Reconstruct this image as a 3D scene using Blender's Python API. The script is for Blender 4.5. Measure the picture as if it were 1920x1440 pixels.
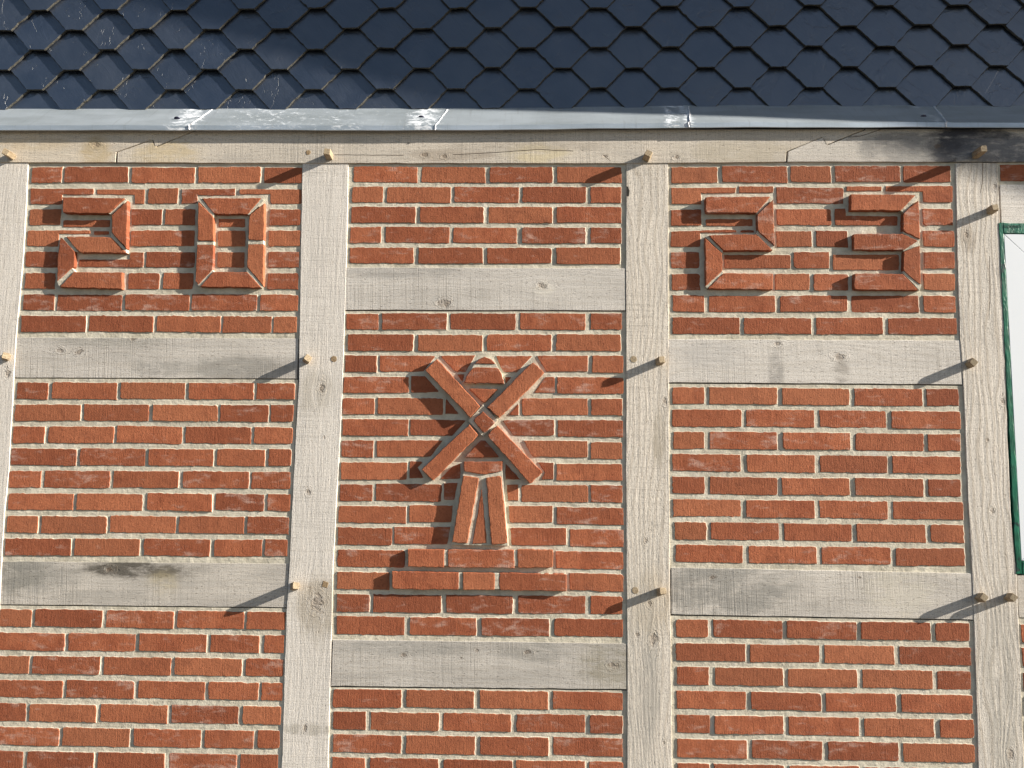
import bpy, math, random
from mathutils import Vector, Matrix
random.seed(7)
for o in list(bpy.data.objects): bpy.data.objects.remove(o)
SC = bpy.context.scene
COL = SC.collection

# ------------------------------------------------------------------ camera, sky, sun, exposure
CAM = Vector((0.0, -2.65, 1.62))
FPX = 1450.0
YAW, PITCH, ROLL = math.radians(-1.5599), math.radians(5.0703), math.radians(0.6074)
_f = Vector((math.sin(YAW)*math.cos(PITCH), math.cos(YAW)*math.cos(PITCH), math.sin(PITCH)))
_r = Vector((math.cos(YAW), -math.sin(YAW), 0)); _u = _r.cross(_f)
RIGHT = _r*math.cos(ROLL) + _u*math.sin(ROLL); UP = -_r*math.sin(ROLL) + _u*math.cos(ROLL); FWD = _f
cd = bpy.data.cameras.new('camera'); cam = bpy.data.objects.new('camera', cd); COL.objects.link(cam)
cd.sensor_width = 36; cd.lens = 36*FPX/1920; cd.clip_start = .05; cd.clip_end = 2000
cam.matrix_world = Matrix(((RIGHT.x, UP.x, -FWD.x, CAM.x), (RIGHT.y, UP.y, -FWD.y, CAM.y), (RIGHT.z, UP.z, -FWD.z, CAM.z), (0, 0, 0, 1)))
SC.camera = cam

SUN = Vector((4.4, -1.0, 1.9)).normalized()          # towards the sun
ELEV = math.asin(SUN.z); AZ = math.atan2(SUN.x, SUN.y)
W = bpy.data.worlds.new("World"); SC.world = W; W.use_nodes = True
wn = W.node_tree.nodes; wl = W.node_tree.links; wn.clear()
sky = wn.new('ShaderNodeTexSky'); sky.sky_type = 'NISHITA'; sky.sun_disc = False
sky.sun_elevation = ELEV; sky.sun_rotation = AZ; sky.air_density = 1.0; sky.dust_density = 1.0; sky.ozone_density = 1.2
bg = wn.new('ShaderNodeBackground'); bg.inputs[1].default_value = .05
wo = wn.new('ShaderNodeOutputWorld'); wl.new(sky.outputs[0], bg.inputs[0]); wl.new(bg.outputs[0], wo.inputs[0])
sd = bpy.data.lights.new('sun', 'SUN'); sd.energy = 5.0; sd.angle = math.radians(.53); sd.color = (1, .93, .82)
so = bpy.data.objects.new('sun', sd); COL.objects.link(so); so.location = (8, -4, 8)
so.rotation_euler = SUN.to_track_quat('Z', 'Y').to_euler()
SC.view_settings.view_transform = 'Standard'; SC.view_settings.look = 'None'
SC.view_settings.exposure = 1.22; SC.view_settings.gamma = 1; SC.view_settings.use_curve_mapping = False

def P(px, py, y=0.0):
    """point of the vertical plane at depth y that the photograph shows at pixel (px, py): returns (X, Z)"""
    d = RIGHT*((px-960)/FPX) + UP*((720-py)/FPX) + FWD
    t = (y-CAM.y)/d.y
    return (CAM.x+d.x*t, CAM.z+d.z*t)

# ------------------------------------------------------------------ node helper
class NT:
    def __init__(s, name):
        s.m = bpy.data.materials.new(name); s.m.use_nodes = True; s.t = s.m.node_tree; s.t.nodes.clear()
        s.out = s.t.nodes.new('ShaderNodeOutputMaterial'); s.b = s.t.nodes.new('ShaderNodeBsdfPrincipled')
        s.t.links.new(s.b.outputs[0], s.out.inputs[0]); s.tc = s.t.nodes.new('ShaderNodeTexCoord')
        s.oi = s.t.nodes.new('ShaderNodeObjectInfo')
    def put(s, sock, v):
        if isinstance(v, bpy.types.NodeSocket): s.t.links.new(v, sock)
        elif isinstance(v, tuple) and len(v) == 3 and sock.type == 'RGBA': sock.default_value = (*v, 1)
        else: sock.default_value = v
    def math(s, op, a, b=0.0, c=0.0, clamp=False):
        n = s.t.nodes.new('ShaderNodeMath'); n.operation = op; n.use_clamp = clamp
        s.put(n.inputs[0], a); s.put(n.inputs[1], b); s.put(n.inputs[2], c); return n.outputs[0]
    def add(s, a, b): return s.math('ADD', a, b)
    def mul(s, a, b): return s.math('MULTIPLY', a, b)
    def sub(s, a, b): return s.math('SUBTRACT', a, b)
    def step(s, v, lo, hi):                      # smooth 0..1
        n = s.t.nodes.new('ShaderNodeMapRange'); n.interpolation_type = 'SMOOTHSTEP'
        s.put(n.inputs[0], v); s.put(n.inputs[1], lo); s.put(n.inputs[2], hi); return n.outputs[0]
    def xyz(s, x, y, z):
        n = s.t.nodes.new('ShaderNodeCombineXYZ'); s.put(n.inputs[0], x); s.put(n.inputs[1], y); s.put(n.inputs[2], z); return n.outputs[0]
    def sep(s, v):
        n = s.t.nodes.new('ShaderNodeSeparateXYZ'); s.put(n.inputs[0], v); return n.outputs
    def noise(s, vec, scale=1.0, detail=3.0, rough=.55, dist=0.0):
        n = s.t.nodes.new('ShaderNodeTexNoise'); s.put(n.inputs['Vector'], vec); n.inputs['Scale'].default_value = scale
        n.inputs['Detail'].default_value = detail; n.inputs['Roughness'].default_value = rough; n.inputs['Distortion'].default_value = dist
        return n.outputs[0]
    def mix(s, f, a, b):
        n = s.t.nodes.new('ShaderNodeMix'); n.data_type = 'RGBA'
        s.put(n.inputs[0], f); s.put(n.inputs[6], a); s.put(n.inputs[7], b); return n.outputs[2]
    def bump(s, h, dist, strength=1.0, normal=None):
        n = s.t.nodes.new('ShaderNodeBump'); s.put(n.inputs['Height'], h)
        n.inputs['Distance'].default_value = dist; n.inputs['Strength'].default_value = strength
        if normal: s.put(n.inputs['Normal'], normal)
        return n.outputs[0]
    def coords(s, off=True):
        """object coordinates in metres, shifted per object"""
        p = s.tc.outputs['Object']
        if not off: return p
        v = s.t.nodes.new('ShaderNodeVectorMath'); v.operation = 'ADD'
        r = s.mul(s.oi.outputs['Random'], 37.0); s.put(v.inputs[0], p); s.put(v.inputs[1], s.xyz(r, s.mul(r, 1.7), s.mul(r, -2.3)))
        return v.outputs[0]
    def fin(s, col, rough=.85, normal=None, spec=.3, metal=0.0):
        s.put(s.b.inputs['Base Color'], col); s.put(s.b.inputs['Roughness'], rough)
        s.put(s.b.inputs['Specular IOR Level'], spec); s.put(s.b.inputs['Metallic'], metal)
        if normal: s.put(s.b.inputs['Normal'], normal)
        return s.m

def mat_brick():
    s = NT('red_clay_brick'); p = s.coords(); x, y, z = s.sep(p); rnd = s.oi.outputs['Random']
    r2 = s.math('FRACT', s.mul(rnd, 17.31)); r3 = s.math('FRACT', s.mul(rnd, 71.7))
    big = s.noise(p, 14, 3); fine = s.noise(p, 160, 3, .65)
    base = s.mix(s.step(big, .3, .7), (.33, .100, .048), (.44, .148, .072))
    base = s.mix(s.mul(r2, .8), base, (.225, .068, .034))
    base = s.mix(s.mul(s.step(r3, .55, 1.0), .45), base, (.43, .17, .085))
    base = s.mix(s.mul(s.step(fine, .5, .75), .6), base, (.16, .04, .02))
    # lime bloom: whitish smears on some bricks
    sm = s.noise(s.xyz(s.mul(x, 9), y, s.mul(z, 22)), 1.6, 5, .7, .15)
    thr = s.add(s.mul(r3, .16), .50)
    bl = s.mul(s.step(s.sub(sm, thr), -.02, .20), .5)
    base = s.mix(bl, base, (.60, .43, .36))
    dk = s.step(s.noise(s.xyz(s.mul(x, 12), s.mul(rnd, 50), s.mul(z, 20)), 1, 4, .65), .52, .72)
    base = s.mix(s.mul(dk, .38), base, (.19, .062, .034))
    sp = s.step(s.noise(p, 420, 2), .70, .78)
    base = s.mix(s.mul(sp, .5), base, (.62, .5, .42))
    comb = s.noise(s.xyz(s.mul(x, 260), y, s.mul(z, 26)), 1, 3, .6)
    lump = s.noise(p, 32, 4, .6); grit = s.noise(p, 260, 3, .7)
    h = s.add(s.add(s.mul(comb, .55), s.mul(lump, 1.1)), s.mul(grit, .7))
    pit = s.step(s.noise(p, 95, 2), .70, .78); h = s.sub(h, s.mul(pit, .6))
    fold = s.noise(s.xyz(s.mul(x, 20), y, s.mul(z, 30)), 1, 2, .5, 2.5)
    h = s.sub(h, s.mul(s.step(s.math('ABSOLUTE', s.sub(fold, .5)), .012, 0.0), .35))
    return s.fin(base, .92, s.bump(h, .0017, 1.0), .2)

def mat_mortar(name='lime_mortar', warm=0.0):
    s = NT(name); p = s.coords(); x, y, z = s.sep(p)
    a = s.noise(p, 22, 5, .65); st = s.noise(s.xyz(s.mul(x, 14), y, s.mul(z, 150)), 1, 3)
    g = s.noise(p, 330, 3, .7)
    col = s.mix(s.step(a, .3, .7), (.46, .42, .335), (.66, .61, .50))
    col = s.mix(s.mul(s.step(g, .55, .75), .4), col, (.30, .27, .22))
    col = s.mix(s.mul(s.step(s.noise(p, 9, 4), .55, .75), .6), col, (.64, .60, .54))
    lp = s.noise(p, 70, 3, .6)
    h = s.add(s.add(s.add(s.mul(a, 1.6), s.mul(st, .6)), s.mul(g, .22)), s.mul(lp, .5))
    return s.fin(col, .95, s.bump(h, .0024, .9), .15)

def mat_oak(name, axis='x', org=(0, 0), light=.5, warm=.3, saw=.5, knots=(), stains=(), cracks=(), seed=0.0, fig=.4):
    """weathered sawn oak; org = wall position (X, Z) of the object's origin; knots and stains are given in pixels of the wall"""
    s = NT(name); X, Y, Z = s.sep(s.coords(False))
    if axis == 'x': u0, v0 = X, Z
    else: u0, v0 = Z, X
    def uv(px, py):
        a, b = P(px, py); a -= org[0]; b -= org[1]
        return (a, b) if axis == 'x' else (b, a)
    v = v0; kmask = None; kring = None
    for (kx, ky, r) in knots:
        ku, kv = uv(kx, ky)
        du = s.sub(u0, ku); dv = s.sub(v0, kv)
        e = s.math('EXPONENT', s.mul(s.add(s.math('POWER', s.mul(du, 1/(r*4.5)), 2), s.math('POWER', s.mul(dv, 1/(r*2.2)), 2)), -1))
        v = s.sub(v, s.mul(s.mul(dv, e), .75))
        wob = s.mul(s.sub(s.noise(s.xyz(u0, 0.0, v0), 50, 3, .6), .5), 2.2)
        d = s.add(s.math('SQRT', s.add(s.math('POWER', s.mul(du, 1/(r*1.5)), 2), s.math('POWER', s.mul(dv, 1/r), 2))), wob)
        m = s.step(d, 1.0, .35)
        ring = s.mul(s.step(s.math('SINE', s.mul(d, 11)), .1, .9), s.step(d, 2.1, .9))
        kmask = m if kmask is None else s.math('MAXIMUM', kmask, m)
        kring = ring if kring is None else s.math('MAXIMUM', kring, ring)
    uu = s.add(u0, 13.7*seed); vv = s.add(v, 5.1*seed); v1 = s.add(v0, 3.3*seed)
    big = s.noise(s.xyz(s.mul(uu, 2.2), seed, s.mul(vv, 9)), 1, 4, .6)
    g1 = s.noise(s.xyz(s.mul(uu, 5), seed, s.mul(vv, 120)), 1, 4, .65)
    g2 = s.noise(s.xyz(s.mul(uu, 26), seed, s.mul(vv, 420)), 1, 3, .6)
    warp = s.noise(s.xyz(s.mul(uu, 1.6), seed, s.mul(vv, 6)), 1, 2, .5)
    wv = s.math('SINE', s.add(s.mul(vv, 330), s.mul(warp, 60)))
    dash = s.step(s.noise(s.xyz(s.mul(uu, 55), seed+9, s.mul(vv, 330)), 1, 2, .5), .60, .70)
    # marks of the saw: fine lines across the grain, uneven in strength
    s1 = s.noise(s.xyz(s.add(s.mul(uu, 330), s.mul(v1, 9)), 0.0, s.mul(v1, 3)), 1, 2, .6)
    s2 = s.noise(s.xyz(s.add(s.mul(uu, 95), s.mul(v1, 4)), 4.0, s.mul(v1, 1.5)), 1, 2, .6)
    sm = s.step(s.noise(s.xyz(s.mul(uu, 2.5), 7.0, s.mul(v1, 5)), 1, 3), .35, .65)
    cl = (.81, .765, .715); cw = (.77, .65, .49); cgk = (.41, .38, .345)
    base = s.mix(warm, cl, cw)
    tone = s.add(s.mul(s.step(big, .3, .72), 1.1-light*1.1), s.mul(s.step(g1, .45, .75), .22))
    base = s.mix(s.math('MINIMUM', tone, .9), base, cgk)
    base = s.mix((1-light)*.5, base, (.34, .325, .30))
    base = s.mix(s.mul(s.step(wv, .2, 1.0), .30*fig), base, (.36, .29, .21))
    base = s.mix(s.mul(s.mul(s.step(s1, .5, .72), s.add(s.mul(sm, .7), .25)), saw*.9), base, (.22, .195, .165))
    base = s.mix(s.mul(s.mul(s.step(s2, .55, .7), sm), saw*.35), base, (.30, .27, .22))
    base = s.mix(s.mul(dash, .35), base, (.20, .165, .125))
    spk = s.noise(s.xyz(s.mul(uu, 230), seed, s.mul(v1, 330)), 1, 3, .75)
    base = s.mix(s.mul(s.step(spk, .48, .64), .6), base, (.28, .25, .22))
    wht = s.step(s.noise(s.xyz(s.mul(uu, 7), 3.0, s.mul(vv, 14)), 1, 4, .7), .58, .78)
    base = s.mix(s.mul(wht, .45*light), base, (.74, .70, .64))
    for (sx, sy, rx, ry, colr, amt) in stains:
        ku, kv = P(sx, sy); ku -= org[0]; kv -= org[1]
        e = s.math('EXPONENT', s.mul(s.add(s.math('POWER', s.mul(s.sub(X, ku), 1/(rx*.00186)), 2), s.math('POWER', s.mul(s.sub(Z, kv), 1/(ry*.00186)), 2)), -1))
        nn = s.noise(s.xyz(s.mul(uu, 12 if axis == 'x' else 9), 2.0+sx*.01, s.mul(vv, 30)), 1, 5, .7, .4)
        base = s.mix(s.mul(s.step(s.mul(s.math('MINIMUM', s.mul(e, 1.5), 1.0), s.add(s.mul(s.sub(nn, .5), 2.2), .62)), .10, .75), amt), base, colr)
    h = s.add(s.add(s.mul(g1, .75), s.mul(g2, .4)), s.mul(wv, .07*fig))
    h = s.add(h, s.mul(s.mul(s1, s.add(sm, .35)), .55*saw)); h = s.add(h, s.mul(s.mul(s2, sm), .45*saw))
    h = s.sub(h, s.mul(dash, .7)); h = s.add(h, s.add(s.mul(big, .9), s.mul(spk, -.45)))
    if kmask is not None:
        base = s.mix(s.mul(kring, .22), base, (.24, .185, .13))
        base = s.mix(s.mul(kmask, .55), base, (.17, .125, .09))
        h = s.sub(s.add(h, s.mul(kring, .5)), s.mul(s.mul(kmask, s.noise(s.xyz(uu, 0.0, vv), 150, 3)), 1.8))
    for pts in cracks:
        for (a, b) in zip(pts[:-1], pts[1:]):
            (au, av), (bu, bv) = uv(*a), uv(*b)
            t = s.math('DIVIDE', s.sub(u0, au), (bu-au) or 1e-4)
            inside = s.mul(s.math('GREATER_THAN', t, 0.0), s.math('LESS_THAN', t, 1.0))
            line = s.add(s.add(av, s.mul(t, bv-av)), s.mul(s.sub(s.noise(s.xyz(s.mul(u0, 30), 1.0, 0.0), 1, 3), .5), .004))
            m = s.mul(s.step(s.math('ABSOLUTE', s.sub(v0, line)), .0016, .0005), inside)
            base = s.mix(s.mul(m, .85), base, (.08, .06, .045)); h = s.sub(h, s.mul(m, 2.5))
    return s.fin(base, .85, s.bump(h, .0016, 1.0), .2)

def mat_peg():
    s = NT('fresh_oak_peg'); p = s.coords(); x, y, z = s.sep(p)
    g = s.noise(s.xyz(s.mul(x, 260), s.mul(y, 30), s.mul(z, 260)), 1, 3)
    col = s.mix(s.step(g, .35, .7), (.42, .335, .225), (.24, .18, .115))
    return s.fin(col, .75, s.bump(g, .0006, .8), .25)

def mat_endgrain():
    s = NT('flush_peg_end_grain'); p = s.coords(); g = s.noise(p, 240, 3)
    return s.fin(s.mix(s.step(g, .35, .65), (.40, .29, .17), (.22, .15, .09)), .85, s.bump(g, .001, .8), .2)

def mat_slate():
    s = NT('split_slate'); s.b.inputs['IOR'].default_value = 1.8; p = s.coords(); x, y, z = s.sep(p); rnd = s.oi.outputs['Random']
    r2 = s.math('FRACT', s.mul(rnd, 23.7))
    a = s.noise(p, 9, 4, .6); f = s.noise(p, 140, 3, .6)
    ang = s.noise(s.xyz(s.add(s.mul(x, 26), s.mul(z, 22)), y, s.sub(s.mul(z, 7), s.mul(x, 7))), 1, 5, .6, 1.2)
    lay = s.math('FRACT', s.mul(s.noise(p, 5.5, 4, .55, .5), 5.0))
    col = s.mix(s.step(a, .3, .7), (.011, .019, .038), (.022, .032, .056))
    col = s.mix(s.mul(r2, .35), col, (.034, .037, .044))
    sc = s.step(s.noise(s.xyz(s.add(s.mul(x, 60), s.mul(z, 50)), y, s.sub(s.mul(z, 12), s.mul(x, 16))), 1, 4, .75, 1.5), .66, .74)
    sel = s.step(s.noise(p, 14, 2), .5, .68)
    col = s.mix(s.mul(sc, s.add(s.mul(sel, .22), .06)), col, (.20, .20, .19))
    h = s.add(s.add(s.mul(a, 1.0), s.mul(f, .18)), s.mul(ang, 1.0))
    h = s.add(h, s.mul(s.step(lay, 0.0, .06), .22))
    return s.fin(col, s.add(.24, s.mul(a, .22)), s.bump(h, .0020, .9), 1.0)

def mat_slate_edge():
    s = NT('broken_slate_edge'); p = s.coords(); n = s.noise(p, 260, 3, .7)
    return s.fin(s.mix(s.step(n, .3, .7), (.015, .017, .020), (.12, .112, .092)), .9, s.bump(n, .002, .9), .2)

def mat_zinc():
    s = NT('weathered_zinc'); p = s.tc.outputs['Object']; x, y, z = s.sep(p)
    a = s.noise(s.xyz(s.mul(x, 3), y, s.mul(z, 14)), 1, 5, .6); sp = s.noise(p, 130, 3, .7)
    col = s.mix(s.step(a, .3, .7), (.38, .43, .465), (.52, .58, .64))
    col = s.mix(s.mul(s.step(sp, .62, .72), .35), col, (.72, .76, .80))
    sm = None
    for (px, rx, amt, t0) in ((345, .09, 1.0, .42), (500, .30, .9, .52), (640, .34, .85, .53), (792, .075, 1.0, .40), (1262, .05, 1.0, .45), (1290, .03, .9, .40), (1750, .07, .45, .46)):
        X0 = P(px, 222)[0]
        e = s.math('EXPONENT', s.mul(s.math('POWER', s.mul(s.sub(x, X0), 1/rx), 2), -1))
        nn = s.noise(s.xyz(s.add(s.mul(x, 26), s.mul(z, -16)), 1.0+px, s.add(s.mul(z, 60), s.mul(x, 10))), 1, 5, .7, .8)
        m = s.mul(s.step(s.mul(nn, s.add(s.mul(e, .5), .5)), t0-.02, t0+.20), amt)
        m = s.mul(m, s.step(e, .08, .3))
        sm = m if sm is None else s.math('MAXIMUM', sm, m)
    col = s.mix(s.mul(sm, .8), col, (.76, .78, .83))
    run = s.noise(s.xyz(s.mul(x, 70), y, s.mul(z, 6)), 1, 4, .7)
    col = s.mix(s.mul(s.step(run, .52, .75), .35), col, (.26, .28, .29))
    h = s.add(s.mul(a, 1.0), s.add(s.mul(sp, .1), s.mul(sm, .25)))
    return s.fin(col, s.add(.42, s.mul(sm, .4)), s.bump(h, .004, .35), .5, s.mul(s.sub(1.0, sm), .45))

def mat_plain(name, col, rough=.6, scale=120, bd=.0008, spec=.4, var=.12, metal=0.0):
    s = NT(name); p = s.coords(); n = s.noise(p, scale, 4, .6)
    c2 = tuple(c*(1-var*2) for c in col)
    return s.fin(s.mix(s.step(n, .3, .75), col, c2), rough, s.bump(n, bd, .6), spec, metal)

def mat_film():
    s = NT('green_wrapping_film'); p = s.coords(); x, y, z = s.sep(p)
    w = s.noise(s.xyz(s.mul(x, 70), s.mul(y, 70), s.mul(z, 22)), 1, 4, .6, .9); b = s.noise(p, 18, 3)
    col = s.mix(s.step(b, .35, .65), (.002, .085, .048), (.005, .14, .08))
    col = s.mix(s.mul(s.step(s.noise(p, 24, 2), .64, .68), .85), col, (.012, .03, .03))
    return s.fin(col, .34, s.bump(w, .0035, .6), .5)

M = dict(brick=mat_brick(), mortar=mat_mortar(), peg=mat_peg(), endg=mat_endgrain(), slate=mat_slate(), slate_edge=mat_slate_edge(), zinc=mat_zinc(), film=mat_film(),
         white=mat_plain('white_window_plastic', (.80, .83, .87), .35, 6, .0001, .5, .01),
         mitre=mat_plain('mitre_seam', (.35, .37, .40), .6), dark=mat_plain('dark_recess', (.03, .025, .02), .9),
         ink=mat_plain('dark_green_print', (.003, .05, .03), .4), glass=mat_plain('window_glass', (.03, .04, .05), .05, 5, .00005, .8, .02),
         solder=mat_plain('solder', (.68, .69, .73), .6, 200, .002, .5, .2), screw=mat_plain('screw_head', (.05, .05, .09), .4, 90, .001, .5, .2, .5),
         board=mat_plain('shade_caster_board', (.30, .33, .38), .6, 30), render=mat_plain('plinth_stone', (.30, .28, .25), .95, 25, .006),
         ground=mat_plain('gravel_ground', (.12, .105, .085), .95, 40, .01, .2, .2), felt=mat_plain('roofing_felt', (.03, .03, .035), .9, 60),
         tarry=mat_plain('dark_sealant', (.10, .085, .065), .9, 60, .002))

# ------------------------------------------------------------------ object helpers
def link(name, me, parent=None, loc=(0, 0, 0), mat=None):
    o = bpy.data.objects.new(name, me); COL.objects.link(o)
    o.parent = parent; o.location = Vector(loc)
    if parent is not None:
        q = parent; base = Vector((0, 0, 0))
        while q is not None: base += Vector(q.location); q = q.parent
        o.location = Vector(loc)-base
    if mat and me is not None and not me.materials: me.materials.append(mat)
    return o

def densify(poly, seg):
    out = []
    for i, a in enumerate(poly):
        b = poly[(i+1) % len(poly)]; L = math.hypot(b[0]-a[0], b[1]-a[1]); n = max(1, int(round(L/seg)))
        for k in range(n): out.append((a[0]+(b[0]-a[0])*k/n, a[1]+(b[1]-a[1])*k/n, k == 0))
    return out

def prism(name, poly, y0, y1, parent, mat, seg=.014, rag=.0008, bev=.0018, tilt=0.0, low=0.0, corner=.0, fillet=None):
    """a piece with outline POLY (X, Z, on the wall) from its face at depth y0 back to y1, edges worn by BEV and ragged by RAG"""
    A = sum(poly[i][0]*poly[(i+1) % len(poly)][1]-poly[(i+1) % len(poly)][0]*poly[i][1] for i in range(len(poly)))
    if A < 0: poly = poly[::-1]                         # counter-clockwise seen from -Y (X right, Z up)
    cx = sum(p[0] for p in poly)/len(poly); cz = sum(p[1] for p in poly)/len(poly)
    d = densify(poly, seg); n = len(d); nor = []
    for i in range(n):
        a = d[i-1]; b = d[i]; c = d[(i+1) % n]
        e1 = Vector((b[0]-a[0], b[1]-a[1])).normalized(); e2 = Vector((c[0]-b[0], c[1]-b[1])).normalized()
        m = Vector((e1.y+e2.y, -(e1.x+e2.x))); L = m.length
        m = m/L if L > 1e-6 else Vector((e1.y, -e1.x)); k = max(.45, m.dot(Vector((e1.y, -e1.x)))); nor.append(m/k)
    ph = [random.uniform(0, 6.28) for _ in range(6)]
    pts = []
    for i, (x, z, c) in enumerate(d):
        j = random.gauss(0, rag)+low*(math.sin((x-cx)*38+ph[0])+.6*math.sin((z-cz)*60+ph[1])+.5*math.sin((x+z)*91+ph[2]))
        if c: j -= corner*random.uniform(.3, 1.6)
        pts.append((x+nor[i].x*j, z+nor[i].y*j))
    tx, tz = random.gauss(0, tilt), random.gauss(0, tilt)
    V = []; F = []
    rings = [(-bev, 0.0), (-bev*.25, bev*.45), (0.0, bev*1.3)]
    for k, (off, dy) in enumerate(rings):
        for i in range(n):
            x, z = pts[i]; o_ = off*(random.uniform(.5, 1.6) if rag else 1)
            x += nor[i].x*o_; z += nor[i].y*o_
            V.append((x-cx, dy+tx*(x-cx)+tz*(z-cz), z-cz))
    for i in range(n): V.append((pts[i][0]-cx, y1-y0, pts[i][1]-cz))
    F.append(tuple(range(n)))
    for k in range(3):
        for i in range(n):
            j = (i+1) % n; F.append((k*n+i, (k+1)*n+i, (k+1)*n+j, k*n+j))
    F.append(tuple(range(4*n-1, 3*n-1, -1)))
    nf = len(F)
    if fillet is not None:                      # mortar drawn up against the edges of the brick
        b4 = len(V); wob = [random.uniform(.7, 1.35) for _ in range(n)]; wob = [(wob[i-1]+wob[i]+wob[(i+1) % n])/3 for i in range(n)]
        for off, dep in ((0.0, bev*1.3+.0002), (.0008, bev*1.3+.0001), (.0024, fillet-y0+.0003)):
            for i in range(n):
                x, z = pts[i]; o_ = off*wob[i]; V.append((x+nor[i].x*o_-cx, dep, z+nor[i].y*o_-cz))
        for k in range(2):
            for i in range(n):
                j = (i+1) % n; F.append((b4+k*n+i, b4+(k+1)*n+i, b4+(k+1)*n+j, b4+k*n+j))
    me = bpy.data.meshes.new(name); me.from_pydata(V, [], F); me.update()
    if fillet is not None:
        me.materials.append(mat); me.materials.append(M['mortar'])
        for p in me.polygons[nf:]: p.material_index = 1
    return link(name, me, parent, (cx, y0, cz), mat)

def boxmesh(name, boxes, parent, mat, loc=(0, 0, 0)):
    V = []; F = []
    for (x0, x1, y0, y1, z0, z1) in boxes:
        b = len(V); V += [(x-loc[0], y-loc[1], z-loc[2]) for x in (x0, x1) for y in (y0, y1) for z in (z0, z1)]
        F += [tuple(b+i for i in f) for f in ((0, 1, 3, 2), (4, 6, 7, 5), (0, 4, 5, 1), (2, 3, 7, 6), (0, 2, 6, 4), (1, 5, 7, 3))]
    me = bpy.data.meshes.new(name); me.from_pydata(V, [], F); me.update(); return link(name, me, parent, loc, mat)

def rect(x0, x1, z0, z1): return [(x0, z0), (x1, z0), (x1, z1), (x0, z1)]

# ------------------------------------------------------------------ ground
g = boxmesh('ground', [(-300, 300, -300, 300, -.3, 0)], None, M['ground']); g['kind'] = 'structure'

# ------------------------------------------------------------------ the house
house = bpy.data.objects.new('timber_framed_house', None); COL.objects.link(house)
house['label'] = 'timber-framed brick building with raised 2023 numerals, a brick windmill and slate-hung gable'
house['category'] = 'house'

YB, YM, YR = .0015, .0042, .0012         # brick faces, mortar, rails; posts stand at 0
XL, XR = P(-900, 700)[0], P(2900, 700)[0]
boxmesh('wall_core', [(XL, XR, .02, .35, 0, 2.74)], house, M['render'])

# posts ------------------------------------------------------------
def vpoly(lx, rx, z0, z1):
    """outline of a post from pixel points down its left and right edges"""
    L = sorted([P(*q) for q in lx], key=lambda q: q[1]); R = sorted([P(*q) for q in rx], key=lambda q: q[1])
    def at(e, z):
        for a, b in zip(e[:-1], e[1:]):
            if z <= b[1]: break
        return (a[0]+(b[0]-a[0])*(z-a[1])/(b[1]-a[1]), z)
    L = [at(L, z0)]+[q for q in L if z0 < q[1] < z1]+[at(L, z1)]
    R = [at(R, z0)]+[q for q in R if z0 < q[1] < z1]+[at(R, z1)]
    return R+L[::-1]
ZTOP = P(900, 304.5)[1]-.0012
ZSILL = .22
def ctr(poly): return (sum(p[0] for p in poly)/len(poly), sum(p[1] for p in poly)/len(poly))
def timber(name, poly, y0, y1=.03, axis='x', **k):
    c = ctr(poly); m = mat_oak('oak_'+name, axis, c, **k)
    return prism(name, poly, y0, y1, house, m, seg=.05, rag=.0004, bev=.0012)
def lerp_post(px0, px1, f, g_):   # helper for posts outside the frame
    return [(px0, 307), (px0-(960-px0)*-.0, 1440)]
posts = [
 (([(-31, 307), (-44, 640), (-60, 960), (-84, 1440)], [(53, 307), (44, 480), (30, 633), (25, 720), (17, 880), (8, 960), (3, 1050), (-17, 1440)]),
   dict(light=.85, warm=.15, saw=.5, seed=1, knots=[(14, 700, .012)])),
 (([(567, 307), (564, 480), (560, 713), (547, 960), (543, 1053), (537, 1147), (528, 1440)], [(653, 307), (650, 480), (640, 780), (625, 1053), (615, 1440)]),
   dict(light=.80, warm=.10, saw=.7, seed=2, fig=.25, knots=[(603, 727, .014), (578, 922, .011), (596, 1130, .026), (572, 1365, .010), (608, 820, .005)],
        stains=[(600, 1140, 45, 60, (.34, .29, .22), .6), (575, 1368, 60, 10, (.36, .33, .28), .6), (590, 735, 40, 40, (.40, .36, .30), .5)])),
 (([(1174.5, 306), (1174, 480), (1174, 960), (1176, 1200), (1176, 1440)], [(1253, 306), (1253, 480), (1255, 960), (1260, 1440)]),
   dict(light=.78, warm=.38, saw=.45, seed=3.4, fig=1.0, knots=[(1246, 752, .010), (1226, 1200, .016), (1218, 1130, .010), (1211, 1015, .007), (1245, 1392, .006), (1195, 1190, .008)],
        stains=[(1236, 820, 12, 60, (.38, .33, .26), .7), (1215, 1300, 18, 90, (.38, .35, .31), .6), (1215, 1130, 40, 60, (.45, .36, .24), .4), (1200, 1250, 40, 220, (.40, .38, .34), .35)])),
 (([(1791.7, 303), (1795, 480), (1800.7, 640), (1806.7, 730), (1816.7, 960), (1823, 1075), (1826.7, 1170), (1835, 1440)], [(1870.7, 303), (1875, 420), (1895, 960), (1906.7, 1080), (1920, 1440)]),
   dict(light=.72, warm=.30, saw=.35, seed=4.3, fig=1.3, knots=[(1880, 753, .011), (1862, 958, .009), (1812, 440, .010), (1895, 1415, .012), (1866, 350, .008), (1852, 825, .005)],
        stains=[(1880, 1300, 30, 200, (.36, .34, .30), .5), (1815, 445, 14, 30, (.30, .24, .18), .6)],
        cracks=[[(1843, 305), (1842, 340), (1838, 362)], [(1855, 480), (1856, 560), (1854, 600)]])),
]
for i, ((lx, rx), k) in enumerate(posts):
    timber('oak_post', vpoly(lx, rx, ZSILL, ZTOP), 0.0, axis='z', **k)
for a in ((-700, -610), (2560, 2645)):
    x0, x1 = P(a[0], 700)[0], P(a[1], 700)[0]
    timber('oak_post', rect(x0, x1, ZSILL, ZTOP), 0.0, axis='z', light=.7, seed=6+a[0]*.001)

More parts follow.
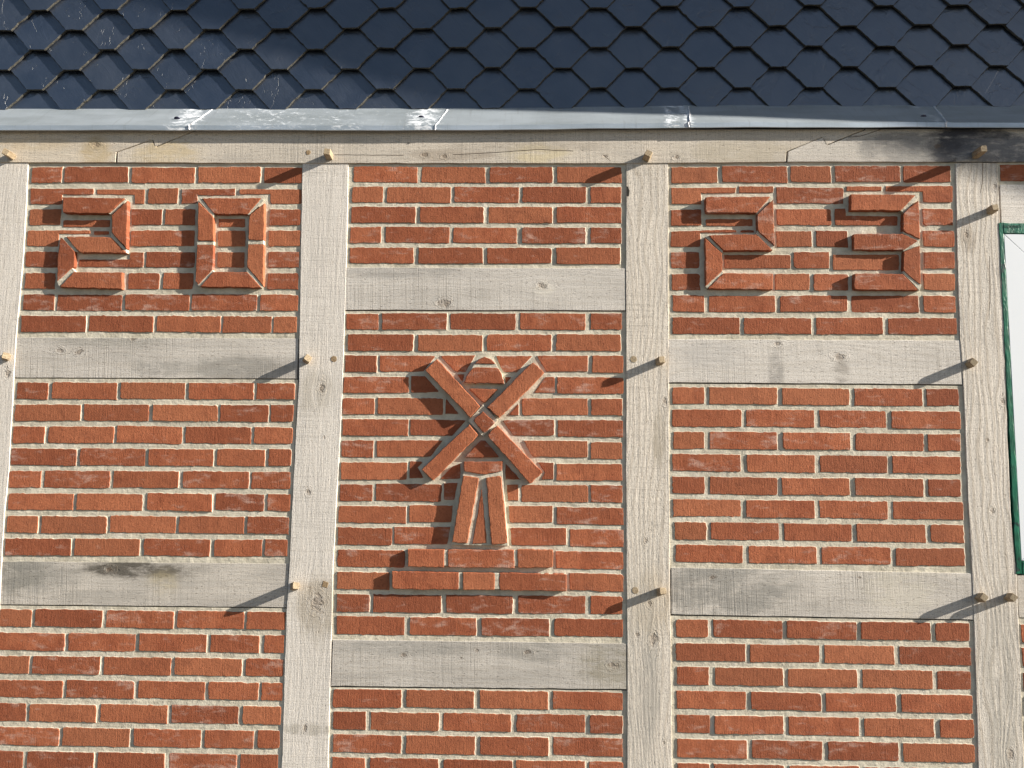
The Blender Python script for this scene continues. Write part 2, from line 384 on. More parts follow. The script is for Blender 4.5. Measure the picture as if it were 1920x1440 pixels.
# wall plate in three lengths with scarf joints ----------------------
ZP1 = P(900, 245, -.0225)[1]+.013
def pl(*pts, dy=-.003): return [P(x, y, dy) for x, y in pts]
gap = 1.5
xa, xb = XL, XR
sc1 = [(218, 304.6), (219, 285), (286, 262), (291.5, 275.5), (365, 245.6)]
sc2 = [(1475, 303.5), (1476, 284), (1543, 257), (1550, 272), (1622, 243)]
def zx(px, py): return P(px, py, -.003)
A = [(xa, zx(0, 303.5)[1]), *pl(*[(x-gap, y) for x, y in sc1])]
A = [A[0]]+A[1:]; A += [(A[-1][0], ZP1), (xa, ZP1)]
B1 = pl(*[(x+gap, y) for x, y in sc1]); B2 = pl(*[(x-gap, y) for x, y in sc2])
B = B1[::-1]+pl((560, 306), (1160, 306.2))+B2; B += [(B[-1][0], ZP1), (B1[-1][0], ZP1)]
C1 = pl(*[(x+gap, y) for x, y in sc2])
C = C1[::-1]+[(xb, zx(1900, 303)[1]), (xb, ZP1), (C1[-1][0], ZP1)]
timber('wall_plate', A, -.003, light=.72, warm=.75, saw=.55, seed=11, knots=[(182, 272, .014)], stains=[(180, 285, 30, 30, (.48, .35, .16), .5), (60, 270, 90, 15, (.50, .38, .22), .35)])
timber('wall_plate', B, -.003, light=.60, warm=.55, saw=.85, seed=12, knots=[(798, 291, .010), (834, 294, .009), (1268, 296, .009), (1135, 294, .007)],
       stains=[(310, 285, 70, 25, (.56, .43, .22), .5), (1010, 288, 60, 20, (.60, .50, .28), .5), (840, 292, 90, 12, (.34, .28, .22), .6), (990, 275, 160, 10, (.35, .30, .24), .45), (1400, 285, 120, 25, (.44, .38, .28), .5)],
       cracks=[[(628, 291), (757, 292)], [(850, 291), (940, 286), (1010, 281), (1075, 284)], [(1130, 291), (1145, 303)]])
timber('wall_plate', C, -.003, light=.55, warm=.25, saw=.4, seed=13, knots=[(1757, 275, .010)],
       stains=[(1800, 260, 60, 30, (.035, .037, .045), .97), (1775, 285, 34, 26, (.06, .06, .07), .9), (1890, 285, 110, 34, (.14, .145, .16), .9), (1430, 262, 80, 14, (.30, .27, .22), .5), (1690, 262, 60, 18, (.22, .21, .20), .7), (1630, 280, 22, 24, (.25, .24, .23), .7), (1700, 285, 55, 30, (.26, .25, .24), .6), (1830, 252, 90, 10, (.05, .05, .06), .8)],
       cracks=[[(1590, 258), (1612, 256), (1650, 244)]])

# rails --------------------------------------------------------------
def rail(tl, tr, br, bl, yr=.0012, **k):
    return timber('oak_rail', [P(*q, yr) for q in (bl, br, tr, tl)], yr, axis='x', **k)
rail((30.5, 632.8), (559.5, 634.3), (556.5, 710), (25.5, 708), yr=.0034, light=.42, warm=.15, saw=.9, seed=21, knots=[(113, 656, .011), (147, 660, .013), (250, 635, .008)],
     stains=[(440, 690, 90, 22, (.22, .21, .19), .55), (300, 690, 60, 16, (.25, .24, .22), .45), (200, 640, 120, 10, (.25, .24, .21), .4)])
rail((-3, 1052.7), (542, 1056.7), (537.5, 1139), (-8, 1133.5), yr=.0032, light=.30, warm=.30, saw=.9, seed=22, knots=[(205, 1068, .012)],
     stains=[(250, 1068, 110, 16, (.09, .08, .065), .9), (30, 1070, 60, 40, (.22, .21, .18), .7), (60, 1085, 90, 30, (.26, .25, .23), .5), (305, 1092, 28, 24, (.52, .44, .28), .4), (190, 1120, 120, 14, (.30, .28, .25), .4)])
rail((647.5, 501.5), (1173, 503), (1173, 582), (645.5, 581), light=.50, warm=.08, saw=.7, seed=23, knots=[(834, 568, .017), (1016, 535, .012)],
     stains=[(760, 510, 130, 12, (.25, .24, .23), .4), (1020, 540, 20, 14, (.75, .70, .60), .4)])
rail((624, 1199.5), (1175, 1206.7), (1175.5, 1292.7), (620.5, 1286.5), light=.26, warm=.15, saw=.8, seed=24, knots=[(758, 1228, .008), (990, 1224, .010), (1152, 1248, .014), (895, 1220, .006), (865, 1234, .004)],
     stains=[(1150, 1250, 60, 40, (.24, .21, .14), .5), (1000, 1225, 60, 20, (.22, .21, .19), .45), (760, 1215, 130, 14, (.26, .25, .23), .45)])
rail((1253.5, 635.8), (1802, 638.3), (1804, 721), (1253.8, 717), light=.72, warm=.10, saw=.55, seed=25, knots=[(1458, 645, .010), (1574, 668, .016)],
     stains=[(1455, 700, 14, 40, (.30, .28, .26), .6), (1578, 700, 14, 26, (.28, .25, .22), .6), (1330, 665, 60, 30, (.46, .44, .42), .4)])
rail((1258, 1064), (1822, 1075), (1826, 1162), (1258.5, 1152), light=.5, warm=.20, saw=.95, seed=26, knots=[(1336, 1083, .008), (1612, 1083, .005)],
     stains=[(1350, 1105, 140, 50, (.25, .24, .22), .7), (1690, 1100, 60, 60, (.62, .57, .46), .4)])
# beside the window: lintel rail above, sill rail below
xw1 = P(2560, 700)[0]
def rx(px, y0, y1, **k):
    a = P(px[0], y0, YR); b = P(px[1], y1, YR)
    timber('oak_rail', [(a[0], b[1]), (xw1, b[1]), (xw1, a[1]), (a[0], a[1])], YR, axis='x', **k)
rx((1874.5, 1876), 346, 419, light=.9, warm=.02, saw=.45, seed=27)
rx((1907, 1912), 1079, 1158, light=.6, warm=.4, saw=.6, seed=28)
for (px0, px1, y0, y1) in ((-610, -48, 640, 718), (-610, -60, 1050, 1130)):
    a = P(px0, y0, YR); b = P(px1, y1, YR)
    timber('oak_rail', rect(a[0], b[0], b[1], a[1]), YR, axis='x', light=.5, seed=30+y0*.01)
# foot: sill beam and plinth
timber('sill_beam', rect(XL, XR, .07, ZSILL-.001), -.004, axis='x', light=.4, seed=40)
boxmesh('plinth', [(XL, XR, -.03, .019, 0, .069)], house, M['render'])

# ------------------------------------------------------------------ brick infill
def brick(poly, y0=YB, parent=None, name='brick', back=.012, **k):
    if y0 > 0: k.setdefault('fillet', YM)
    k.setdefault('rag', .0007); k.setdefault('low', .0004); k.setdefault('bev', .0013); k.setdefault('tilt', .006)
    return prism(name, poly, y0, back, parent, M['brick'], seg=.010, corner=.0007, **k)
BH = .0575
def panel(px, corners, label=None):
    """mortar bed between the timbers; corners tl tr br bl in pixels"""
    poly = [P(x, y, YM) for x, y in corners[::-1]]
    o = prism('brick_panel', poly, YM, .019, house, M['mortar'], seg=.2, rag=0, bev=.0003)
    if label: o['label'] = label
    return o
def rows(par, xl, xr, y0l, y0r, y1l, y1r, n, data):
    z0l, z0r, z1l, z1r = P(xl, y0l)[1], P(xr, y0r)[1], P(xl, y1l)[1], P(xr, y1r)[1]
    for i, row in enumerate(data):
        if not row: continue
        t = i/(n-1)
        yl = y0l+(y1l-y0l)*t
        for (a, b) in row:
            # position along the row
            m = (a+b)/2; s_ = (m-xl)/(xr-xl)
            z = (z0l*(1-t)+z1l*t)*(1-s_)+(z0r*(1-t)+z1r*t)*s_+random.gauss(0, .0005)
            X0 = P(a, yl)[0]; X1 = P(b, yl)[0]; h = BH+random.gauss(0, .0007)
            sk = random.gauss(0, .0007)
            brick([(X0, z-h/2-sk), (X1, z-h/2+sk), (X1+random.gauss(0, .0006), z+h/2+sk*.5), (X0+random.gauss(0, .0006), z+h/2-sk)], YB+random.gauss(0, .0005), par)
def pr(off, *v): return [(off+v[i]/3, off+v[i+1]/3) for i in range(0, len(v), 2)]

TL = panel(0, [(53, 306), (568, 307.6), (561, 636), (29, 636)])
rows(TL, 60, 565, 327.7, 328, 607, 608.3, 8, [
 pr(0, 178, 347, 362, 720, 738, 1093, 1113, 1465, 1485, 1698),
 pr(0, 830, 998),
 pr(0, 163, 338, 740, 910, 925, 1097, 1517, 1690),
 pr(0, 735, 1093, 1510, 1688),
 pr(0, 140, 325, 820, 1093, 1508, 1682),
 pr(0, 138, 308, 720, 893, 915, 1085, 1503, 1675),
 pr(0, 128, 302, 318, 683, 702, 1063, 1078, 1445, 1462, 1675),
 pr(0, 118, 480, 497, 860, 877, 1238, 1253, 1525, 1537, 1668)])
ML = panel(0, [(26, 709.8), (559, 711.8), (542, 1060), (-4, 1056)])
rows(ML, 25, 550, 732.3, 733.7, 1025.7, 1027.7, 8, [
 pr(0, 92, 268, 290, 655, 675, 1038, 1060, 1425, 1442, 1657), pr(0, 80, 450, 470, 835, 857, 1222, 1238, 1507, 1522, 1650),
 pr(0, 70, 248, 268, 637, 655, 1023, 1040, 1410, 1427, 1645), pr(0, 60, 428, 448, 815, 833, 1197, 1218, 1490, 1510, 1637),
 pr(0, 50, 227, 245, 615, 635, 1003, 1027, 1397, 1412, 1632), pr(0, 43, 410, 430, 800, 825, 1192, 1210, 1483, 1502, 1630),
 pr(0, 35, 210, 230, 597, 617, 985, 1005, 1372, 1390, 1622), pr(0, 27, 397, 417, 783, 807, 1178, 1203, 1472, 1488, 1615)])
BL = panel(0, [(-8, 1135.5), (539, 1141), (528, 1440), (520, 1660), (-50, 1660)])
rows(BL, 0, 530, 1159, 1164, 1425.7, 1432.7, 7, [
 pr(0, -5, 175, 193, 573, 593, 975, 995, 1372, 1387, 1603), pr(0, -12, 362, 383, 760, 780, 1160, 1182, 1458, 1483, 1595),
 pr(0, -20, 160, 178, 558, 582, 960, 980, 1358, 1380, 1592), pr(0, -28, 350, 372, 753, 775, 1150, 1172, 1453, 1470, 1588),
 pr(0, -40, 142, 162, 538, 563, 940, 963, 1340, 1365, 1577), pr(0, -45, 330, 350, 725, 750, 1127, 1148, 1425, 1450, 1572),
 pr(0, -55, 125, 147, 523, 545, 925, 948, 1330, 1352, 1562)])
MT = panel(0, [(650, 307.8), (1176, 307.8), (1176, 506), (645, 505)])
rows(MT, 650, 1168, 327, 327, 478, 479.7, 5, [
 pr(640, 66, 427, 450, 810, 833, 1188, 1212, 1577), pr(640, 60, 232, 255, 613, 636, 997, 1018, 1377, 1402, 1573),
 pr(640, 55, 415, 440, 800, 827, 1188, 1212, 1575), pr(640, 48, 222, 247, 607, 628, 987, 1015, 1373, 1402, 1575),
 pr(640, 45, 405, 433, 797, 820, 1182, 1208, 1568)])
MM = panel(0, [(645, 583), (1177, 584), (1178, 1210), (615, 1204)])
rows(MM, 645, 1170, 602.5, 602.8, 1173, 1178, 15, [
 pr(640, 26, 207, 227, 592, 613, 978, 1005, 1373, 1402, 1577), pr(640, 35, 403, 430, 793, 818, 1180, 1208, 1573),
 pr(640, 20, 197, 1410, 1585), pr(640, 10, 380, 1215, 1587), pr(640, 6, 185, 203, 572, 1017, 1385, 1405, 1580),
 pr(640, 4, 375, 1217, 1585), pr(640, -1, 178, 1403, 1580), pr(640, -5, 368, 1210, 1580),
 pr(640, -10, 172, 192, 562, 1013, 1387, 1403, 1580), pr(640, -18, 363, 1210, 1588), pr(640, -21, 283, 1285, 1587),
 pr(640, -23, 357, 1207, 1587), pr(640, -26, 270, 1283, 1587), pr(640, -27, 157, 180, 560, 590, 965, 995, 1372, 1403, 1583),
 pr(640, -27, 355, 383, 760, 788, 1170, 1198, 1583)])
MB = panel(0, [(619, 1288.7), (1178, 1295), (1178, 1640), (600, 1640)])
rows(MB, 645, 1170, 1309, 1315.5, 1438, 1446, 4, [
 pr(640, -48, 337, 363, 745, 777, 1162, 1190, 1583), pr(640, -48, 135, 163, 547, 572, 955, 985, 1370, 1398, 1583),
 pr(640, -48, 335, 363, 750, 780, 1165, 1192, 1583), pr(640, -52, 133, 160, 545, 573, 962, 985, 1370, 1393, 1585)])
TR = panel(0, [(1251, 305), (1794, 304.8), (1803, 641), (1251, 639)])
rows(TR, 1260, 1795, 327.4, 325.3, 610, 612, 8, [
 [(1259, 1345.5), (1354, 1476), (1483, 1558), (1565.5, 1688), (1693.5, 1783)], [(1456.6, 1582)],
 [(1258, 1315), (1456.6, 1558.7), (1731, 1787)], [(1456.6, 1522.5), (1530.7, 1590), (1731, 1789.7)],
 [(1258, 1311.5), (1488, 1555), (1733, 1790.6)], [(1259.5, 1313), (1454, 1518), (1526, 1591), (1732, 1791)],
 [(1261, 1320.5), (1329, 1454), (1463, 1589), (1597, 1722.7), (1732, 1792)], [(1261, 1387.5), (1395.7, 1521.7), (1531, 1655.7), (1665.7, 1794)]])
MR = panel(0, [(1251, 719), (1806, 723), (1824, 1078), (1256, 1068)])
rows(MR, 1260, 1800, 741.5, 745.3, 1038, 1045, 8, [
 [(1261, 1321), (1330, 1457.3), (1467, 1593), (1602.7, 1730), (1738, 1798)], [(1260, 1390), (1399, 1527), (1537, 1662.7), (1671.7, 1801)],
 [(1263, 1321), (1330.7, 1457.7), (1468, 1595), (1604, 1732), (1740, 1801)], [(1261, 1389.5), (1401, 1528), (1537.7, 1664), (1674, 1801.7)],
 [(1261, 1321), (1331.7, 1457.7), (1466.7, 1594), (1604, 1731.7), (1741, 1802)], [(1263, 1389.5), (1399, 1528), (1537, 1665), (1675, 1805.7)],
 [(1265, 1324), (1333, 1461), (1470.7, 1597.7), (1606.7, 1736), (1745, 1807.7)], [(1267, 1393), (1404, 1531.7), (1541.7, 1670.7), (1680, 1809)]])
BR = panel(0, [(1256, 1154.5), (1828, 1164), (1845, 1640), (1262, 1640)])
rows(BR, 1265, 1820, 1178, 1186, 1448.7, 1459.6, 7, [
 [(1268, 1328), (1337.7, 1467), (1475, 1606), (1614, 1745), (1754, 1818)], [(1268, 1398), (1406.7, 1537), (1546, 1676.7), (1687, 1821)],
 [(1269, 1330), (1340.7, 1469), (1478, 1607.7), (1617.7, 1749), (1758, 1821.7)], [(1269, 1399), (1409, 1540), (1549, 1681), (1690, 1824)],
 [(1269.5, 1330.7), (1340, 1469), (1479, 1611), (1620.7, 1752), (1762.7, 1826)], [(1270, 1401), (1410, 1541.7), (1552.7, 1685), (1694, 1827.7)],
 [(1270, 1331), (1339, 1470.7), (1480, 1611.7), (1621.7, 1753.3), (1763.3, 1826.7)]])
WT = panel(0, [(1868, 300), (2570, 300), (2570, 350), (1870, 350)])
rows(WT, 1885, 2400, 323.5, 323.5, 365, 365, 2, [[(1876, 2003), (2013, 2140), (2150, 2280), (2290, 2420), (2430, 2550)]])
WB = panel(0, [(1908, 1156), (2575, 1156), (2590, 1640), (1912, 1640)])
rows(WB, 1925, 2500, 1189, 1195, 1459, 1470, 7, [[(1915.5, 1980)], [(1918, 2040)], [(1920, 1985)], [(1922.5, 2045)], [(1924.5, 1990)]])

# ---- bricks cut round the raised work: polygons in wall pixels
def zp(o, s_, pts): return [(o[0]+x/s_, o[1]+y/s_) for x, y in pts]
oA, oB, oC, oD, oE, oF = (40, 340), (300, 340), (1240, 300), (1500, 300), (780, 640), (780, 840)
sA = 6.546; sC = 5.54
def bx(x0, y0, x1, y1): return [(x0, y0), (x1, y0), (x1, y1), (x0, y1)]
def cut(par, o, s_, *polys):
    for q in polys: brick([P(x, y, YB) for x, y in zp(o, s_, q)], YB+random.gauss(0, .0004), par, rag=.0005, low=.0003)
cut(TL, oA, sA,
    [(110, 90), (885, 88), (885, 160), (500, 160), (500, 285), (108, 280)], [(920, 95), (1512, 95), (1502, 275), (1390, 275), (1388, 165), (920, 160)],
    bx(510, 475, 1085, 560), [(72, 602), (845, 600), (847, 645), (460, 645), (447, 800), (63, 795)], bx(888, 610, 1076, 652),
    [(708, 958), (1325, 955), (1337, 870), (1500, 870), (1495, 1055), (705, 1050)])
cut(TL, oB, sA,
    [(265, 95), (922, 88), (920, 172), (460, 170), (455, 268), (262, 275)], [(975, 95), (1740, 95), (1742, 275), (1352, 275), (1346, 160), (972, 155)],
    bx(718, 458, 1042, 560), bx(712, 605, 1047, 800), bx(705, 868, 1037, 1056))
cut(TR, oC, sC,
    [(105, 290), (775, 285), (775, 342), (415, 345), (415, 460), (105, 455)], bx(808, 272, 1165, 340), bx(457, 612, 952, 685),
    [(100, 742), (640, 722), (780, 728), (780, 750), (405, 758), (405, 900), (95, 902)], bx(820, 727, 965, 752), bx(655, 985, 1342, 1125))
cut(TR, oD, sC,
    bx(485, 273, 850, 320), [(890, 270), (1585, 270), (1590, 440), (1280, 440), (1272, 328), (890, 325)],
    [(360, 505), (470, 503), (477, 580), (1017, 582), (1015, 682), (360, 677)], bx(343, 982, 1032, 1143))
Y0 = lambda r: None
def e2px(q): return zp(oE, sA, [q])[0]
def f2px(q): return zp(oF, sA, [q])[0]
def mix_poly(par, *items):
    """items: ('e'|'f'|'p', x, y)"""
    pts = [e2px(i[1:]) if i[0] == 'e' else f2px(i[1:]) if i[0] == 'f' else (i[1], i[2]) for i in items]
    brick([P(x, y, YB) for x, y in pts], YB+random.gauss(0, .0004), par, rag=.0005, low=.0003)
e, f, p_ = 'e', 'f', 'p'
mix_poly(MM, (p_, 712, 666), (e, 240, 178), (e, 92, 368), (p_, 712, 697))
mix_poly(MM, (e, 295, 175), (e, 728, 170), (e, 612, 372), (e, 480, 372))
mix_poly(MM, (e, 980, 175), (e, 1425, 180), (e, 1235, 378), (e, 1065, 380))
mix_poly(MM, (e, 1480, 178), (p_, 1102, 667), (p_, 1102, 697), (e, 1602, 372))
mix_poly(MM, (p_, 771, 705), (e, 110, 425), (e, 287, 622), (p_, 771, 736))
mix_poly(MM, (e, 505, 405), (e, 592, 402), (e, 570, 505))
mix_poly(MM, (e, 1092, 435), (e, 1175, 437), (e, 1100, 520))
mix_poly(MM, (e, 1592, 440), (p_, 1040, 706), (p_, 1040, 737), (e, 1447, 632))
mix_poly(MM, (e, 365, 700), (e, 528, 892), (e, 358, 892))
mix_poly(MM, (e, 1258, 768), (e, 1258, 907), (e, 1138, 907))
mix_poly(MM, (p_, 769, 786), (e, 620, 968), (e, 442, 1158), (p_, 769, 816))
mix_poly(MM, (e, 1055, 968), (p_, 1039, 787), (p_, 1039, 817), (e, 1197, 1157))
mix_poly(MM, (p_, 705.7, 826), (e, 328, 1215), (e, 182, 1415), (p_, 705.7, 857))
mix_poly(MM, (e, 1322, 1218), (p_, 1102, 827), (p_, 1102, 858), (e, 1432, 1416))
mix_poly(MM, (p_, 768, 865), (f, 88, 165), (f, 22, 238), (f, 95, 368), (p_, 768, 896))
mix_poly(MM, (f, 545, 185), (f, 545, 377), (f, 303, 382), (f, 430, 240))
mix_poly(MM, (f, 1098, 188), (f, 1278, 387), (f, 1098, 387))
mix_poly(MM, (f, 1510, 180), (f, 1688, 180), (f, 1688, 387), (f, 1547, 387), (f, 1578, 300))
mix_poly(MM, (f, 343, 430), (f, 512, 428), (f, 470, 640), (f, 343, 636))
mix_poly(MM, (f, 1113, 448), (f, 1257, 450), (f, 1257, 647), (f, 1130, 645))
mix_poly(MM, (p_, 767, 947), (f, 453, 705), (f, 432, 912), (p_, 767, 979))
mix_poly(MM, (f, 1142, 712), (f, 1672, 712), (f, 1672, 917), (f, 1150, 917))
mix_poly(MM, (p_, 739, 988), (f, 417, 970), (f, 385, 1180), (p_, 739, 1020))
mix_poly(MM, (f, 1155, 980), (p_, 1062, 990), (p_, 1062, 1022.5), (f, 1172, 1195))

# ---- raised numerals and windmill
def relief(name, label, joints, pieces, o, s_, yj, par=house):
    """mortar joints as the part, raised bricks as its children"""
    k_ = 1.0 if name == 'windmill_relief' else .84; yj *= k_
    polys = [[P(x, y, yj) for x, y in zp(o, s_, q)] for q in joints]
    allp = [p for q in polys for p in q]; c = (sum(p[0] for p in allp)/len(allp), 0, sum(p[1] for p in allp)/len(allp))
    ob = link(name, None, par, c); ob['label'] = label
    for q in polys: prism('mortar_joint', q, yj+random.gauss(0, .0004), .006, ob, M['mortar'], seg=.012, rag=.0003, bev=.0008)
    for it in pieces:
        nm, q, y0 = it; y0 *= k_
        brick([P(x, y, y0) for x, y in zp(o, s_, q)], y0, ob, name=nm, back=.006, rag=.0006, low=.0005, bev=.002, tilt=.008)
    return ob
bk = 'brick'
relief('raised_numeral', 'raised brick figure 2 beside the figure 0, nearer the edge post',
    [[(1265, 205), (1300, 225), (1110, 410), (1065, 395)], [(1105, 625), (1292, 840), (1290, 880), (1100, 685)], [(470, 690), (545, 675), (705, 870), (655, 862)], [(620, 1060), (665, 1112), (465, 1300), (435, 1230)]],
    [(bk, [(500, 195), (1265, 205), (1065, 395), (505, 385)], -.021), (bk, [(1302, 235), (1292, 835), (1107, 625), (1107, 412)], -.020),
     (bk, [(545, 675), (1100, 685), (1290, 880), (705, 870)], -.016), (bk, [(472, 690), (500, 685), (652, 862), (652, 1050), (620, 1070), (435, 1230), (447, 900)], -.014),
     (bk, [(645, 1112), (1235, 1117), (1227, 1320), (465, 1300)], -.015)], oA, sA, -.0125)
relief('raised_numeral', 'raised brick figure 0 with an open middle',
    [[(465, 230), (505, 205), (665, 400), (655, 440)], [(1245, 205), (1282, 235), (1090, 415), (1075, 405)], [(455, 730), (660, 735), (655, 778), (455, 780)], [(1080, 720), (1270, 720), (1270, 772), (1080, 775)],
     [(640, 1080), (655, 1110), (505, 1295), (450, 1265)], [(1065, 1050), (1265, 1285), (1240, 1305), (1060, 1105)]],
    [(bk, [(505, 205), (1245, 205), (1075, 405), (665, 402)], -.015), (bk, [(466, 247), (655, 440), (658, 733), (455, 730)], -.016), (bk, [(455, 780), (655, 776), (650, 1080), (465, 1265), (436, 1225)], -.015),
     (bk, [(1278, 270), (1272, 720), (1080, 720), (1090, 417)], -.017), (bk, [(1080, 775), (1272, 772), (1266, 1282), (1065, 1050)], -.015), (bk, [(650, 1110), (1065, 1110), (1240, 1303), (495, 1293)], -.016)], oB, sA, -.0125)
relief('raised_numeral', 'raised brick figure 2 beside the figure 3',
    [[(1130, 380), (1162, 400), (995, 565), (985, 550)], [(1000, 730), (1178, 900), (1155, 940), (985, 770)], [(455, 800), (490, 780), (645, 940), (632, 965)], [(632, 1150), (645, 1175), (480, 1335), (458, 1310)]],
    [(bk, [(460, 385), (1130, 380), (985, 550), (463, 547)], -.020), (bk, [(1162, 410), (1177, 895), (1000, 730), (995, 567)], -.018), (bk, [(490, 780), (985, 770), (1155, 940), (645, 940)], -.018),
     (bk, [(455, 815), (632, 965), (634, 1150), (460, 1310)], -.015), (bk, [(643, 1175), (1162, 1180), (1157, 1347), (480, 1337)], -.013)], oC, sC, -.0115)
relief('raised_numeral', 'raised brick figure 3, last of the year',
    [[(1205, 355), (1242, 385), (1077, 550), (1045, 525)], [(1070, 735), (1252, 830), (1225, 845), (1065, 765)], [(1225, 840), (1250, 885), (1077, 950), (1070, 940)], [(1075, 1150), (1260, 1300), (1240, 1355), (1070, 1180)]],
    [(bk, [(530, 355), (1205, 360), (1045, 525), (530, 520)], -.019), (bk, [(1237, 410), (1250, 828), (1070, 735), (1077, 552)], -.018), (bk, [(555, 765), (1065, 765), (1225, 842), (1070, 940), (560, 932)], -.016),
     (bk, [(1246, 890), (1256, 1300), (1075, 1150), (1077, 952)], -.016), (bk, [(560, 1180), (1070, 1180), (1237, 1355), (560, 1347)], -.017)], oD, sC, -.013)
F_ = lambda q: (q[0], q[1]+1309.2)      # second close-up lies 200 pixels lower
z8 = lambda x, y: ((x/3+640-780)*sA, (y/3+960-640)*sA)
relief('windmill_relief', 'windmill laid in raised bricks with crossed sails, cap, body and stepped foot',
    [[(820, 775), (1005, 965), (822, 1172), (640, 975)], [(592, 516), (626, 416), (700, 305), (762, 218), (840, 186), (936, 220), (980, 275), (1054, 400), (1085, 522)],
     [F_((585, 270)), F_((1057, 270)), F_((1132, 1200)), F_((432, 1190))],
     [z8(374, 212), z8(1188, 222), z8(1188, 306), z8(376, 300)], [z8(285, 338), z8(1263, 350), z8(1263, 436), z8(288, 430)]],
    [('sail', [(255, 215), (788, 800), (660, 935), (113, 350)], -.0185), ('sail', [(822, 852), (968, 1000), (835, 1132), (700, 967)], -.0195),
     ('sail', [(1435, 250), (1577, 385), (1020, 942), (872, 810)], -.018), ('sail', [(655, 1015), (767, 1152), F_((205, 400)), F_((65, 265))], -.0175),
     ('sail', [(997, 1030), F_((1552, 300)), F_((1400, 437)), (870, 1152)], -.0185),
     ('cap', [(722, 272), (765, 222), (840, 190), (930, 225), (972, 277)], -.0135), ('cap', [(700, 318), (1002, 322), (1050, 400), (1082, 520), (583, 510), (622, 418)], -.014),
     ('body', [(648, 580), (1010, 582), (852, 752), (825, 755)], -.006), ('body', [(795, 1215), (848, 1215), F_((1022, 112)), F_((588, 117))], -.006),
     ('body', [F_((583, 165)), F_((1057, 165)), F_((1055, 285)), F_((825, 330)), F_((585, 285))], -.014),
     ('body', [F_((575, 335)), F_((767, 370)), F_((627, 1172)), F_((440, 1157))], -.017), ('body', [F_((860, 365)), F_((1042, 340)), F_((1122, 1167)), F_((925, 1190))], -.017),
     ('body', [F_((808, 480)), F_((870, 1172)), F_((690, 1177))], -.0125),
     ('step', [z8(372, 210), z8(578, 212), z8(576, 312), z8(374, 308)], -.0135), ('step', [z8(597, 212), z8(970, 215), z8(972, 316), z8(598, 312)], -.013), ('step', [z8(990, 212), z8(1190, 214), z8(1190, 316), z8(992, 314)], -.0125),
     ('step', [z8(283, 334), z8(662, 340), z8(658, 438), z8(286, 434)], -.0135), ('step', [z8(683, 342), z8(865, 344), z8(863, 442), z8(685, 438)], -.013), ('step', [z8(887, 342), z8(1267, 350), z8(1265, 446), z8(888, 440)], -.0135)],
    oE, sA, -.0105)

# ---- rows the frame cuts off below and the panels beyond it, joined
def stuff_bricks(par, x0f, x1f, ztop, zbot):
    """courses that the photograph does not show, joined into one part"""
    boxes = []; z = ztop; k = 0
    while z-.0575 > zbot:
        x0, x1 = x0f(z), x1f(z); x = x0
        first = .115 if k % 2 else .235
        while x < x1-.03:
            w_ = min(first, x1-x); boxes.append((x, x+w_, YB+random.gauss(0, .0004), .012, z-.0575, z)); x += w_+.012; first = .235
        z -= .075; k += 1
    if boxes:
        o = boxmesh('brick', boxes, par, M['brick']); o['kind'] = 'stuff'
def cst(v): return lambda z: v
def lx(pa, pb):
    (xa_, za_), (xb_, zb_) = P(*pa), P(*pb)
    return lambda z: xb_+(xa_-xb_)*(z-zb_)/(za_-zb_)
stuff_bricks(BL, lx((8, 1050), (-14, 1440)), lx((540, 1050), (523, 1440)), P(200, 1455)[1], ZSILL+.01)
stuff_bricks(MB, lx((630, 1050), (619, 1440)), lx((1169, 1050), (1169, 1440)), P(900, 1469)[1], ZSILL+.01)
stuff_bricks(BR, lx((1265, 1050), (1271, 1440)), lx((1808, 1050), (1828, 1440)), P(1550, 1480)[1], ZSILL+.01)
xo0, xo1 = P(-606, 700)[0], P(-56, 700)[0]
for zt, zb in ((P(0, 312)[1], P(0, 636)[1]), (P(0, 722)[1], P(0, 1048)[1]), (P(0, 1136)[1], ZSILL+.01)):
    o = boxmesh('brick_panel', [(xo0-.02, xo1+.04, YM, .019, zb, zt+.01)], house, M['mortar'])
    stuff_bricks(o, cst(xo0+.01), lx((-42, 307), (-90, 1440)), zt, zb)
stuff_bricks(WB, lx((1918, 1050), (1930, 1440)), lx((1985, 1050), (1988, 1440)), P(1950, 1488)[1], ZSILL+.01)
stuff_bricks(WB, lx((1990, 1050), (2000, 1440)), cst(xw1-.01), P(2200, 1176)[1], ZSILL+.01)

# ------------------------------------------------------------------ pegs
def peg(base, tip, L, r=.0145, rot=.4, sides=4, surf=0.0, ch=.14):
    bx_, bz_ = P(*base, surf); tx_, tz_ = P(*tip, surf-L)
    a = Vector((bx_, surf+.01, bz_)); b = Vector((tx_, surf-L, tz_)); ax = (b-a).normalized()
    u_ = ax.cross(Vector((0, 0, 1))).normalized(); v_ = ax.cross(u_)
    prof = []
    for k in range(sides):
        a0 = rot+2*math.pi*k/sides
        for s_ in (-ch, ch): prof.append((math.cos(a0+s_), math.sin(a0+s_)))
    n = len(prof); V = []
    irr = [random.uniform(.9, 1.1) for _ in prof]
    for t, rr in ((0, 1.0), (.93, .96), (1.0, .84)):
        c = a.lerp(b, t)-a
        for (q0, q1), k in zip(prof, irr): V.append(tuple(c+(u_*q0+v_*q1)*r*rr*k))
    F = []
    for k in range(2):
        for i in range(n): F.append((k*n+i, k*n+(i+1) % n, (k+1)*n+(i+1) % n, (k+1)*n+i))
    F.append(tuple(range(2*n, 3*n)))
    me = bpy.data.meshes.new('wooden_peg'); me.from_pydata(V, [], F); me.update()
    bm_fix(me); return link('wooden_peg', me, house, a, M['peg'])
import bmesh
def bm_fix(me):
    b = bmesh.new(); b.from_mesh(me); bmesh.ops.recalc_face_normals(b, faces=b.faces); b.to_mesh(me); b.free()
